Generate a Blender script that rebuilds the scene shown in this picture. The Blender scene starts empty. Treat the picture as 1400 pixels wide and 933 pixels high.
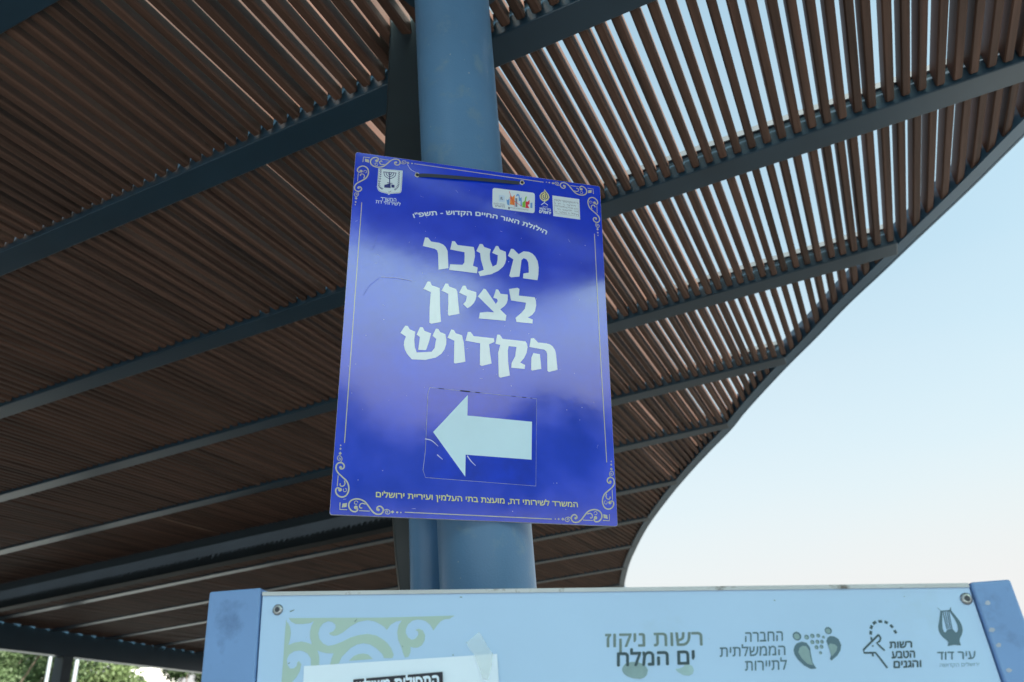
import bpy, bmesh, math, random, json
from mathutils import Vector, Matrix
from mathutils.geometry import tessellate_polygon, interpolate_bezier
SC = bpy.context.scene; COL = SC.collection
# ---------------------------------------------------------------- camera
FPX = 1068.0; PITCH_, ROLL_ = math.radians(27.637), math.radians(-5.063)
cp, sp, cr, sr = math.cos(PITCH_), math.sin(PITCH_), math.cos(ROLL_), math.sin(ROLL_)
CF = Vector((0, cp, sp)); u0 = Vector((0, -sp, cp)); r0 = Vector((1, 0, 0))
CR = r0*cr + u0*sr; CU = u0*cr - r0*sr
cam = bpy.data.objects.new('camera', bpy.data.cameras.new('camera')); COL.objects.link(cam)
cam.matrix_world = Matrix(((CR.x, CU.x, -CF.x, 0), (CR.y, CU.y, -CF.y, 0), (CR.z, CU.z, -CF.z, 1.6), (0, 0, 0, 1)))
cam.data.sensor_width = 36; cam.data.lens = 36*FPX/1400; cam.data.clip_end = 6000; cam.data.clip_start = .05
cam.data.dof.use_dof = True; cam.data.dof.focus_distance = 1.95; cam.data.dof.aperture_fstop = 4.0
SC.camera = cam
# ---------------------------------------------------------------- sky and sun
SUN_AZ, SUN_EL = 142.0, 46.0        # azimuth clockwise from +Y: behind the camera, a little to the right
w = bpy.data.worlds.new('World'); SC.world = w; w.use_nodes = True
nt = w.node_tree; sk = nt.nodes.new('ShaderNodeTexSky'); sk.sky_type = 'NISHITA'; sk.sun_disc = False
sk.sun_elevation = math.radians(SUN_EL); sk.sun_rotation = math.radians(SUN_AZ); sk.altitude = 700
sk.air_density = 1.0; sk.dust_density = 8.0; sk.ozone_density = 1.0
bg = nt.nodes['Background']; bg.inputs[1].default_value = .12
# thin even veil of high cloud: optical depth grows as 1/sin(elevation)
tc = nt.nodes.new('ShaderNodeTexCoord'); sx = nt.nodes.new('ShaderNodeSeparateXYZ'); nt.links.new(tc.outputs['Generated'], sx.inputs[0])
def mth(op, a, b=None):
    n_ = nt.nodes.new('ShaderNodeMath'); n_.operation = op
    for k_, v_ in enumerate((a, b)):
        if v_ is None: continue
        if isinstance(v_, (int, float)): n_.inputs[k_].default_value = v_
        else: nt.links.new(v_, n_.inputs[k_])
    return n_.outputs[0]
VEIL = .24
nz_ = nt.nodes.new('ShaderNodeTexNoise'); nz_.inputs['Scale'].default_value = 2.2; nz_.inputs['Detail'].default_value = 5; nz_.inputs['Roughness'].default_value = .5
mp_ = nt.nodes.new('ShaderNodeMapping'); mp_.inputs['Scale'].default_value = (1, 1, 2.6); nt.links.new(tc.outputs['Generated'], mp_.inputs[0]); nt.links.new(mp_.outputs[0], nz_.inputs['Vector'])
tau = mth('DIVIDE', mth('MULTIPLY', mth('ADD', mth('MULTIPLY', nz_.outputs['Fac'], .5), .75), -VEIL), mth('POWER', mth('MAXIMUM', sx.outputs['Z'], .02), 1.3))
fac = mth('SUBTRACT', 1.0, mth('EXPONENT', tau))
mx_ = nt.nodes.new('ShaderNodeMix'); mx_.data_type = 'RGBA'; nt.links.new(fac, mx_.inputs['Factor'])
tn_ = nt.nodes.new('ShaderNodeMix'); tn_.data_type = 'RGBA'; tn_.blend_type = 'MULTIPLY'; tn_.inputs['Factor'].default_value = 1
nt.links.new(sk.outputs[0], tn_.inputs['A']); tn_.inputs['B'].default_value = (.34, .57, .49, 1)
nt.links.new(tn_.outputs['Result'], mx_.inputs['A']); mx_.inputs['B'].default_value = (1.27, 1.27, 1.26, 1)
nt.links.new(mx_.outputs['Result'], bg.inputs[0])
sl_ = bpy.data.lights.new('sun', 'SUN'); sl_.energy = 3.6; sl_.angle = math.radians(.6); sl_.color = (1, .94, .85)
so_ = bpy.data.objects.new('sun', sl_); COL.objects.link(so_)
sd = Vector((math.sin(math.radians(SUN_AZ))*math.cos(math.radians(SUN_EL)), math.cos(math.radians(SUN_AZ))*math.cos(math.radians(SUN_EL)), math.sin(math.radians(SUN_EL))))
so_.rotation_euler = sd.to_track_quat('Z', 'Y').to_euler(); so_.location = sd*50
SC.view_settings.view_transform = 'Standard'; SC.view_settings.look = 'None'; SC.view_settings.gamma = 1
SC.view_settings.use_curve_mapping = False; SC.view_settings.exposure = 2.55
SC.render.engine = 'CYCLES'

# traced artwork, millimetres in the plane of the sign / board; roof edge in metres
D = json.loads(r'''{"sign_o":[-0.37726,1.62365,1.46937],"sign_u":[0.95998,0.27477,-0.05418],"sign_v":[-0.09161,0.12525,-0.98789],"sign_n":[-0.26465,0.95332,0.14541],"sign_c":[[-0.0,-0.0],[700.0,-0.0],[715.8,969.4],[15.8,969.4]],"board_o":[-0.48559,1.42814,0.28547],"board_u":[0.99733,-0.07305,0.0],"board_n":[-0.07305,-0.99733,0.0],"board_tl":[0.0,0.0],"board_tr":[1195.6,-103.0],"post_l":[[-96.0,10.7],[-0.1,1.3]],"post_r":[[1196.3,-100.8],[1258.5,-104.6]],"post_lb":[[-94.7,-139.0],[-0.9,-147.1]],"post_rb":[[1192.8,-249.9],[1255.1,-255.3]],"screws":[[31.6,-31.9],[1183.5,-124.9]],"big":[[[200.0,234.0],[208.1,233.7],[216.6,244.0],[239.3,245.3],[249.1,248.7],[256.5,255.3],[261.8,266.4],[266.0,316.5],[240.0,323.9],[238.3,299.5],[236.7,276.7],[233.8,268.2],[227.2,264.1],[195.5,260.0]],[[273.0,235.1],[280.2,234.9],[288.0,245.1],[332.4,245.4],[335.4,258.8],[336.4,273.0],[331.6,301.5],[344.4,304.9],[343.2,322.0],[268.1,321.2],[270.0,304.8],[303.6,302.1],[308.2,294.4],[308.3,276.6],[307.6,264.1],[269.0,260.8]],[[348.7,233.9],[356.3,233.6],[361.1,241.7],[379.5,245.9],[376.8,260.7],[378.1,278.6],[385.4,297.3],[396.2,289.9],[398.7,276.0],[399.1,261.5],[383.3,256.3],[393.6,234.2],[399.7,233.8],[404.5,243.4],[421.3,248.5],[422.6,269.4],[420.1,282.3],[414.6,293.8],[401.5,307.9],[381.9,320.2],[351.9,329.8],[346.4,317.4],[361.3,309.9],[359.5,302.3],[353.1,281.7],[350.3,261.2],[339.9,256.4]],[[435.7,237.2],[442.5,237.0],[457.1,251.2],[471.3,240.3],[486.6,240.5],[495.8,244.1],[503.7,251.9],[511.1,265.6],[513.8,283.4],[513.1,305.2],[510.3,322.8],[469.9,321.8],[470.9,307.4],[486.0,303.1],[485.6,286.9],[484.3,272.6],[479.8,264.0],[471.4,261.1],[465.3,267.7],[463.1,289.6],[459.9,318.0],[436.5,322.9],[431.5,319.2],[442.7,268.7],[427.5,259.7]],[[213.0,361.0],[219.7,360.9],[223.9,371.1],[245.3,376.6],[248.0,424.7],[252.4,471.2],[227.2,478.7],[222.7,475.9],[221.4,434.3],[222.6,390.8],[203.4,383.7]],[[260.0,361.1],[267.0,361.6],[270.5,369.2],[288.5,374.0],[292.0,382.2],[296.4,419.4],[299.8,443.5],[272.3,451.7],[269.6,447.6],[269.5,418.9],[268.4,390.1],[250.7,383.5]],[[306.4,362.3],[313.2,361.8],[318.0,371.7],[342.7,377.2],[343.0,388.6],[341.3,399.1],[336.7,409.2],[329.6,418.5],[320.2,425.4],[308.7,415.3],[315.8,405.4],[317.9,391.4],[297.2,384.4]],[[362.5,364.9],[368.0,366.0],[395.8,405.2],[401.2,396.0],[398.8,390.0],[389.0,388.0],[395.8,362.8],[401.7,362.8],[408.4,374.3],[428.1,374.5],[428.0,389.5],[425.8,399.1],[420.0,408.4],[408.1,419.3],[424.9,434.7],[423.1,450.3],[351.2,450.9],[353.7,434.4],[372.6,430.3],[392.0,429.6],[347.5,388.8]],[[431.2,358.1],[454.4,351.5],[460.1,354.4],[458.5,373.9],[502.5,374.3],[505.8,384.4],[506.5,396.6],[503.4,414.4],[495.1,426.3],[483.6,434.4],[497.1,439.2],[496.1,450.6],[452.4,450.7],[450.1,438.9],[465.4,423.6],[475.2,410.4],[478.5,392.7],[437.2,390.3]],[[161.7,490.6],[167.8,490.3],[173.5,499.2],[187.8,504.3],[186.5,525.6],[189.1,546.4],[194.3,559.8],[232.1,554.3],[239.3,543.3],[242.0,518.6],[232.4,511.4],[240.1,490.9],[246.3,490.9],[251.3,499.0],[264.9,503.3],[268.2,517.7],[268.1,530.8],[264.6,544.9],[256.8,557.9],[243.5,568.8],[216.5,577.6],[183.2,579.0],[170.5,565.8],[164.4,555.1],[161.3,542.6],[161.4,532.9],[164.9,519.6],[150.7,511.2]],[[199.4,490.4],[206.7,490.3],[211.2,499.7],[228.4,504.6],[224.7,525.2],[217.6,551.2],[197.9,552.4],[200.4,517.8],[191.9,512.1]],[[279.9,488.9],[286.8,489.5],[291.8,498.3],[308.6,502.3],[313.7,523.2],[319.2,573.3],[293.1,580.4],[290.0,579.1],[288.8,519.0],[271.1,512.5]],[[323.1,491.9],[330.3,490.5],[339.2,501.6],[392.3,502.4],[393.7,512.3],[379.9,520.2],[382.8,543.1],[387.5,572.1],[362.2,580.8],[357.1,578.7],[356.4,519.8],[318.1,516.2]],[[401.1,491.5],[408.1,490.9],[415.7,501.8],[477.2,502.6],[481.4,508.9],[482.8,518.9],[480.5,534.1],[474.1,548.9],[463.5,562.7],[476.7,568.2],[475.2,579.1],[439.9,578.9],[440.5,565.8],[449.9,546.8],[452.9,520.7],[432.0,520.3],[429.9,532.1],[430.8,561.7],[436.0,600.4],[410.8,608.3],[406.7,604.5],[404.4,541.1],[409.5,519.1],[397.0,517.0]],[[491.9,492.8],[500.0,491.3],[511.5,502.7],[534.5,502.9],[544.4,505.0],[551.6,510.0],[557.5,518.6],[560.0,528.4],[564.1,573.7],[540.5,581.7],[536.6,578.7],[536.0,532.3],[533.7,525.2],[527.8,521.0],[488.0,517.4]],[[498.4,533.1],[516.3,534.8],[518.5,557.2],[520.1,575.2],[495.1,581.7],[492.5,579.3],[493.5,546.2]]],"arrow":[[328.2,660.5],[328.6,713.8],[494.8,718.0],[493.7,815.1],[327.1,812.3],[327.7,866.0],[245.0,761.2]],"sticker":[[231.8,648.7],[507.0,656.5],[504.9,880.0],[231.5,873.1],[224.8,855.5],[228.4,807.3],[227.6,664.9]],"lines":[[[27.6,152.3],[32.8,570.1],[35.8,801.4]],[[165.0,11.6],[529.1,13.0]],[[678.1,158.4],[683.8,488.9],[692.0,810.5]],[[187.0,956.7],[545.2,958.3]]],"orn":{"scroll":[[57.900000000000006,16.600000000000023],[61.400000000000006,15.5],[61.5,11.799999999999955],[57.0,9.100000000000023],[49.400000000000006,10.699999999999932],[42.900000000000006,17.5],[41.400000000000006,26.0],[45.900000000000006,34.19999999999993],[55.8,38.299999999999955],[66.60000000000001,37.69999999999993],[77.8,32.60000000000002],[87.2,22.199999999999932],[95.5,12.199999999999932],[104.5,6.100000000000023],[114.3,5.899999999999977],[120.00000000000001,10.600000000000023],[120.7,17.100000000000023],[116.89999999999999,22.399999999999977],[110.9,23.899999999999977],[106.4,20.0],[106.8,14.399999999999977]],"balls":[[57.8,18.799999999999955],[109.7,15.600000000000023],[70.9,18.0],[57.60000000000001,29.899999999999977],[131.29999999999998,11.5]],"hook":[[70.8,16.5],[66.2,20.600000000000023],[67.10000000000001,26.100000000000023],[72.0,28.899999999999977],[79.3,27.0]],"base":[[65.4,11.799999999999955],[90.5,11.799999999999955]],"link":[[120.7,13.699999999999932],[124.50000000000001,16.0],[129.79999999999998,17.5],[135.89999999999998,14.299999999999955],[136.6,9.199999999999932],[131.6,6.600000000000023],[126.60000000000001,9.199999999999932],[127.39999999999999,13.5],[131.5,14.100000000000023]],"L":[[21.3,28.799999999999955],[21.999999999999996,12.899999999999977],[38.599999999999994,12.799999999999955]],"diamond":[[27.3,26.5],[37.400000000000006,28.199999999999932],[36.400000000000006,19.100000000000023],[25.900000000000002,17.199999999999932]],"dots":[[142.6,12.0],[153.5,11.799999999999955],[161.89999999999998,11.5]]},"shield":[[63.8,41.7],[96.5,40.2],[129.4,38.6],[129.9,71.9],[129.9,101.3],[128.5,106.8],[124.1,110.4],[111.6,113.0],[100.2,115.9],[96.3,120.1],[92.9,116.5],[78.2,114.9],[70.7,112.2],[66.9,108.4],[64.3,101.5],[64.1,69.9]],"men_arms":[[[94.9,48.3],[96.7,83.9]],[[90.1,49.8],[91.5,54.6],[95.5,57.1],[99.5,54.0],[100.5,48.9]],[[84.9,50.2],[87.1,58.5],[95.8,63.0],[104.3,56.7],[106.0,48.6]],[[79.2,50.6],[82.7,62.6],[96.2,69.3],[109.2,59.9],[111.7,48.4]],[[77.7,50.8],[113.2,48.9]],[[89.7,83.0],[104.5,82.7]]],"men_base":[[[82.9,90.9],[99.2,82.8],[100.6,97.9],[83.4,99.1]],[[101.5,86.1],[110.0,87.2],[110.5,95.7],[102.1,95.8]]],"laurel":[[[70.4,44.4],[70.5,68.9],[69.8,98.3],[79.7,106.5]],[[120.1,43.8],[120.4,66.0],[119.7,90.6],[111.1,105.3]]],"shield_txt":[[81.2,113.0],[116.6,108.6],[80.8,107.7]],"logo_rect":[[384.8,53.9],[442.3,53.1],[498.0,52.2],[502.4,55.0],[503.4,62.0],[502.8,109.2],[501.3,115.6],[496.6,118.0],[440.3,118.2],[385.9,117.6],[382.6,115.3],[381.5,109.9],[381.0,59.0]],"logo_bits":[["ltblue",[[399.1,73.9],[415.9,73.7],[416.2,94.9],[399.4,95.4]]],["blue",[[420.9,84.9],[425.2,87.1],[429.8,80.1],[430.0,104.2],[423.6,101.4]]],["orange",[[432.2,69.0],[437.9,76.1],[444.5,67.1],[445.3,100.5],[431.2,100.3]]],["grey",[[446.6,77.6],[452.3,76.8],[452.5,105.2],[446.8,104.8]]],["blue",[[448.1,71.7],[450.1,65.1],[454.0,62.3],[458.4,65.0],[460.0,75.7],[464.9,72.1],[465.8,101.8],[461.9,101.5],[461.6,84.0],[456.7,86.1],[456.1,70.5],[454.0,67.4],[451.5,71.2]]],["green",[[467.0,88.9],[473.4,82.2],[475.9,69.0],[480.1,66.9],[476.0,87.5],[475.5,104.1],[467.1,103.6]]],["red",[[476.5,83.2],[482.4,83.7],[487.8,77.2],[487.9,91.5],[482.4,93.7],[487.4,104.3],[476.0,104.6]]],["blue",[[490.2,86.9],[496.1,84.6],[496.1,102.2],[490.2,102.5]]]],"logo_x":[[[428.8,58.0],[436.2,82.0],[445.3,105.6]],[[429.7,77.3],[447.8,90.3],[465.8,101.8]]],"flame":[[532.0,35.2],[536.4,42.6],[543.2,50.3],[546.3,59.9],[542.3,69.2],[534.4,75.5],[525.2,74.6],[518.8,68.4],[517.0,58.6],[522.7,49.0],[530.6,43.5]],"flame_in":[[[531.9,43.3],[539.7,54.6],[540.5,63.1],[531.8,69.3]],[[530.1,47.9],[522.7,56.3],[522.7,66.3],[530.5,70.4]],[[533.2,51.8],[535.3,58.7],[532.3,64.9],[527.9,62.7],[529.0,55.3]]],"flame_st":[[[531.6,65.0],[531.2,79.4]],[[522.1,87.9],[526.5,83.6],[531.2,80.0],[536.2,82.7],[541.4,86.0]]],"wh_rect":[[555.0,52.3],[635.4,52.8],[636.5,118.9],[557.0,118.5]],"wh_in":[[560.1,64.2],[631.4,64.7],[632.0,109.3],[561.0,108.8]],"strap":[[170.9,47.7],[188.9,46.0],[253.7,41.7],[352.7,35.1],[436.8,29.7],[462.4,25.7]],"holes":[[169.8,45.6],[466.2,23.9]],"scratch":[[[92.5,363.2],[131.8,361.0],[171.8,364.4]],[[141.2,17.5],[151.0,32.0],[166.4,39.4]],[[226.0,779.4],[242.2,782.7],[258.9,795.8]],[[257.1,816.4],[270.9,827.4]],[[331.0,814.7],[341.2,827.7],[352.4,837.8]]],"scuff":[[[51.9,418.3],[63.8,392.5],[88.1,364.9]],[[65.8,285.9],[71.3,259.5],[74.2,243.0]]],"arc":["הילולת האור החיים הקדוש - תשפ\"ו",[[167.8,179.6],[186.5,172.9],[211.7,166.1],[234.2,161.3],[259.8,156.7],[282.7,153.8],[302.8,151.9],[328.9,149.5],[352.3,148.4],[372.8,149.4],[399.4,151.3],[426.1,153.7],[455.9,158.4],[476.8,162.7],[503.8,169.1],[535.5,179.9]],11.5],"text":{"min1":["המשרד",[76.7,139.9],[117.7,137.4],[76.1,129.9]],"min2":["לשירותי דת",[64.3,149.6],[130.1,148.6],[63.7,140.6]],"foot":["המשרד לשירותי דת, מועצת בתי העלמין ועיריית ירושלים",[118.1,924.5],[612.3,926.7],[117.3,913.1]],"lg1":["שמחה לחיות",[384.9,107.1],[417.3,106.0],[384.8,101.5]],"lg2":["בירושלים",[389.6,113.7],[416.9,112.0],[389.5,108.7]],"lg3":["www.jerusalem.muni.il",[425.8,111.3],[484.3,111.9],[425.7,107.9]],"fl1":["מועצת",[525.7,94.5],[540.2,94.1],[525.7,91.1]],"fl2":["בתי עלמין",[517.3,103.7],[550.1,103.0],[517.3,97.4]],"fl3":["ירושלים",[516.5,114.0],[550.0,114.4],[516.5,106.1]],"b1":["החברה",[822.5,-157.6],[882.1,-161.3],[825.6,-143.3]],"b2":["הממשלתית",[778.0,-176.3],[881.2,-182.7],[780.8,-162.5]],"b3":["לתיירות",[813.4,-200.2],[878.4,-204.2],[816.3,-186.3]],"b4":["רשות",[1043.9,-187.0],[1077.8,-189.0],[1046.5,-178.1]],"b5":["הטבע",[1042.7,-202.0],[1077.6,-204.0],[1045.6,-192.4]],"b6":["והגנים",[1041.8,-216.1],[1082.8,-218.3],[1044.6,-206.8]],"b7":["עיר דוד",[1110.3,-210.3],[1167.3,-214.0],[1113.8,-199.3]],"b8":["ירושלים הקדושה",[1110.7,-220.9],[1169.3,-224.6],[1112.2,-216.3]],"b9":["רשות ניקוז",[596.2,-145.0],[753.7,-156.3],[598.9,-125.1]],"b10":["ים המלח",[612.0,-175.6],[735.9,-183.3],[614.8,-155.7]]},"swoosh":[[[618.6,-181.5],[620.9,-177.2],[625.3,-173.2],[635.1,-171.4],[645.9,-172.6],[653.5,-176.3],[658.2,-181.1],[660.1,-185.7],[657.0,-193.0],[652.3,-196.6],[644.7,-197.9],[634.2,-196.0],[625.3,-192.1],[619.9,-186.6]],[[720.3,-181.6],[726.9,-182.5],[731.6,-186.4],[733.0,-192.1],[730.2,-197.5],[723.8,-199.8],[714.7,-198.0],[707.5,-193.0],[704.3,-188.3],[711.2,-187.7],[718.2,-185.8]],[[660.1,-185.7],[681.3,-188.8],[704.3,-188.6],[707.5,-193.0],[696.2,-196.4],[677.0,-198.2],[657.0,-193.0]]],"feet":[[[895.6,-176.6],[898.5,-171.0],[902.9,-167.2],[911.2,-165.3],[918.5,-167.8],[922.0,-174.8],[921.0,-185.4],[920.5,-197.7],[924.1,-206.6],[915.7,-206.7],[906.1,-200.2],[898.9,-190.9],[895.6,-183.2]],[[949.8,-167.9],[952.7,-163.4],[957.4,-160.9],[963.5,-162.1],[969.3,-166.6],[971.1,-175.9],[967.6,-183.9],[961.1,-190.7],[950.3,-197.2],[948.3,-194.8],[952.3,-188.2],[951.4,-178.3]]],"feet_in":[[[902.0,-180.4],[905.6,-174.1],[910.6,-171.6],[916.4,-172.6],[919.6,-179.5],[919.0,-190.2],[919.9,-201.7],[911.7,-198.5],[905.2,-189.8]],[[950.6,-174.9],[954.8,-172.0],[961.3,-173.9],[964.5,-177.8],[961.1,-184.1],[953.0,-190.8],[951.4,-188.2],[951.3,-179.9]]],"feet_dots":[[[905.9,-156.3],[912.5,-156.9]],[[956.9,-152.6],[962.4,-153.1]],[[920.6,-159.3],[924.2,-159.7]],[[929.9,-158.3],[933.2,-158.6]],[[939.1,-158.8],[942.0,-159.1]],[[946.7,-161.7],[948.8,-161.9]],[[927.6,-167.5],[930.7,-167.8]],[[935.6,-167.7],[938.5,-168.0]],[[942.7,-168.4],[945.5,-168.6]],[[932.2,-175.7],[935.2,-176.0]],[[940.0,-175.6],[942.9,-175.9]],[[936.4,-184.4],[938.7,-184.6]]],"ibex":[[[1032.8,-165.8],[1018.1,-175.8],[1003.5,-185.8],[1003.0,-190.5],[1011.8,-191.2],[1020.4,-191.7],[1026.2,-203.3],[1032.0,-215.3]],[[1032.8,-165.8],[1034.4,-171.1],[1031.5,-175.7],[1026.4,-177.9],[1030.5,-183.9],[1035.2,-190.0]],[[1015.6,-191.6],[1015.3,-196.8]],[[1019.7,-173.1],[1020.5,-168.3]]],"ibex_eye":[[1019.0,-181.6],[1020.4,-181.7]],"ibex_horn":[[[1020.4,-164.6],[1022.6,-159.2]],[[1023.1,-156.1],[1026.6,-151.1]],[[1028.7,-148.8],[1034.5,-146.2]],[[1038.1,-146.2],[1043.9,-146.6]],[[1047.4,-147.3],[1052.0,-149.9]],[[1054.8,-153.0],[1057.7,-157.4]],[[1058.6,-161.4],[1060.5,-166.3]]],"lyre":[[1134.4,-132.6],[1136.2,-136.1],[1138.2,-138.6],[1135.1,-145.7],[1130.9,-154.9],[1127.2,-162.2],[1126.0,-168.7],[1127.1,-174.5],[1130.2,-179.9],[1133.8,-183.6],[1134.9,-187.4],[1132.0,-192.0],[1142.0,-191.1],[1152.4,-192.9],[1152.0,-187.1],[1154.1,-182.6],[1158.8,-177.4],[1162.4,-171.1],[1163.4,-164.6],[1162.2,-156.9],[1159.2,-149.9],[1156.6,-144.2],[1154.6,-140.2],[1156.2,-134.7],[1153.2,-137.7],[1151.9,-141.1],[1153.3,-146.4],[1155.8,-154.3],[1156.9,-162.1],[1155.9,-168.6],[1153.6,-172.6],[1150.8,-173.5],[1149.0,-169.9],[1146.8,-167.8],[1142.1,-167.4],[1138.3,-168.9],[1136.0,-171.7],[1133.4,-171.3],[1132.9,-165.6],[1134.9,-157.2],[1138.3,-147.9],[1140.3,-140.4]],"lyre_st":[[[1141.6,-140.1],[1139.1,-167.5]],[[1144.8,-140.0],[1141.6,-166.9]],[[1148.0,-139.9],[1144.5,-167.2]],[[1150.6,-140.2],[1146.9,-168.2]],[[1138.4,-139.8],[1153.4,-140.1]]],"orn_b":[[52.4,-48.0],[134.7,-55.2],[216.4,-62.7],[346.7,-71.6],[338.3,-75.7],[328.5,-75.9],[321.8,-78.8],[315.9,-84.4],[309.1,-92.2],[303.7,-82.5],[295.7,-75.6],[289.2,-73.1],[281.8,-71.9],[272.7,-73.1],[265.2,-78.1],[261.3,-85.4],[261.2,-92.3],[264.8,-99.5],[271.3,-103.9],[277.8,-102.6],[282.5,-97.3],[282.6,-92.0],[278.1,-88.5],[283.9,-87.1],[290.4,-90.4],[294.4,-98.4],[293.2,-107.4],[288.1,-114.4],[281.6,-117.1],[275.1,-117.0],[268.6,-114.9],[268.5,-123.1],[265.1,-130.3],[259.4,-131.3],[256.3,-125.0],[253.2,-114.3],[247.6,-101.7],[246.1,-89.4],[248.7,-78.1],[254.2,-70.9],[244.6,-71.5],[234.6,-76.0],[228.0,-83.9],[223.0,-78.3],[216.4,-73.5],[206.7,-67.9],[193.8,-64.7],[178.0,-65.9],[163.8,-71.9],[149.7,-81.2],[141.2,-84.4],[134.1,-84.8],[128.3,-82.5],[126.0,-79.7],[133.8,-77.1],[137.3,-72.1],[136.7,-66.7],[130.5,-61.4],[123.3,-59.8],[114.7,-62.6],[108.9,-69.4],[106.6,-78.5],[109.1,-88.0],[115.9,-95.8],[124.6,-100.5],[135.9,-99.6],[150.0,-95.7],[164.1,-90.4],[178.3,-87.8],[194.0,-87.2],[209.6,-91.3],[222.3,-99.7],[228.7,-105.3],[235.2,-114.1],[239.5,-125.0],[237.5,-130.0],[222.9,-128.7],[219.7,-121.7],[216.4,-118.6],[209.6,-111.8],[198.3,-104.6],[187.0,-101.7],[175.7,-102.6],[164.5,-107.4],[156.1,-114.4],[149.2,-120.3],[144.5,-130.1],[129.7,-130.7],[131.6,-121.3],[134.9,-113.2],[123.5,-112.1],[114.2,-109.4],[106.3,-106.1],[109.8,-116.7],[110.3,-130.9],[95.9,-129.6],[95.1,-118.0],[89.3,-109.7],[82.0,-105.2],[74.8,-103.2],[64.8,-103.6],[56.4,-108.1],[52.6,-115.5],[54.5,-124.7],[59.1,-130.9],[66.2,-131.1],[71.0,-127.4],[71.4,-122.3],[74.5,-120.3],[78.7,-125.6],[76.4,-136.9],[71.2,-145.3],[63.2,-153.4],[45.5,-151.9],[46.5,-108.5],[47.0,-69.0],[48.0,-48.9],[49.4,-54.5],[51.8,-56.1],[55.4,-63.1],[57.4,-72.6],[56.5,-83.2],[54.2,-92.8],[64.0,-89.8],[76.9,-89.0],[85.6,-91.1],[95.8,-95.3],[92.1,-82.5],[92.0,-73.2],[93.9,-65.4],[97.9,-57.4],[91.5,-59.8],[79.9,-60.3],[65.3,-58.9],[57.1,-54.5]],"orn_b2":[[162.0,-127.8],[170.3,-120.9],[178.7,-118.4],[187.2,-118.3],[195.6,-120.6],[203.4,-128.3]],"paper":[[84.5,-129.1],[416.2,-139.4],[414.8,-182.9],[83.9,-154.4]],"strip":[[171.6,-158.0],[323.4,-159.3]],"tape":[[365.6,-117.7],[376.5,-110.5],[388.2,-102.8],[392.7,-109.0],[396.2,-116.8],[401.9,-127.7],[409.2,-138.7],[406.4,-156.1],[398.6,-178.5],[389.3,-176.2],[384.2,-157.0],[377.4,-137.4],[369.2,-126.3]],"marks":[[[53.9,-37.0],[58.3,-36.1],[61.9,-34.8]],[[170.9,-65.2],[173.7,-62.8],[174.8,-60.6]],[[55.8,-122.9],[58.6,-121.2]],[[357.6,-41.7],[361.4,-42.7]],[[882.4,-98.0],[884.6,-98.8]]],"dents":[[1205.7,-198.5],[1208.1,-234.4],[1203.5,-175.0],[1210.9,-134.5]],"edge":[[3.469,-2.054],[3.3,-1.054],[2.966,0.146],[2.471,1.346],[1.795,2.546],[1.146,3.546],[0.951,3.849],[0.681,4.241],[0.511,4.492],[0.296,4.801],[0.081,5.151],[-0.211,5.607],[-0.572,6.22],[-0.776,6.605],[-1.063,7.071],[-1.384,7.615],[-1.781,8.334],[-2.311,9.375],[-2.791,10.454],[-3.296,11.694],[-3.912,13.445],[-4.242,14.845],[-4.492,16.245]]}''')
# ---------------------------------------------------------------- helpers
rnd = random.Random(7)
def tag(o, label=None, cat=None, group=None, kind=None):
    if label: o['label'] = label
    if cat: o['category'] = cat
    if group: o['group'] = group
    if kind: o['kind'] = kind
    return o
def empty(name, loc, rz=0.0):
    o = bpy.data.objects.new(name, None); COL.objects.link(o)
    o.location = loc; o.rotation_euler = (0, 0, rz); o.empty_display_size = .1
    return o
def link(name, verts, faces, m, parent=None, origin=None, smooth=False):
    """verts in the parent's local frame (or world minus origin)"""
    me = bpy.data.meshes.new(name)
    if origin is not None: verts = [Vector(v) - Vector(origin) for v in verts]
    me.from_pydata([tuple(v) for v in verts], [], faces); me.update()
    bm = bmesh.new(); bm.from_mesh(me)
    bmesh.ops.recalc_face_normals(bm, faces=bm.faces[:]); bm.to_mesh(me); bm.free()
    if smooth:
        for p in me.polygons: p.use_smooth = True
    me.materials.append(m)
    o = bpy.data.objects.new(name, me); COL.objects.link(o)
    if parent: o.parent = parent
    return o
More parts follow.
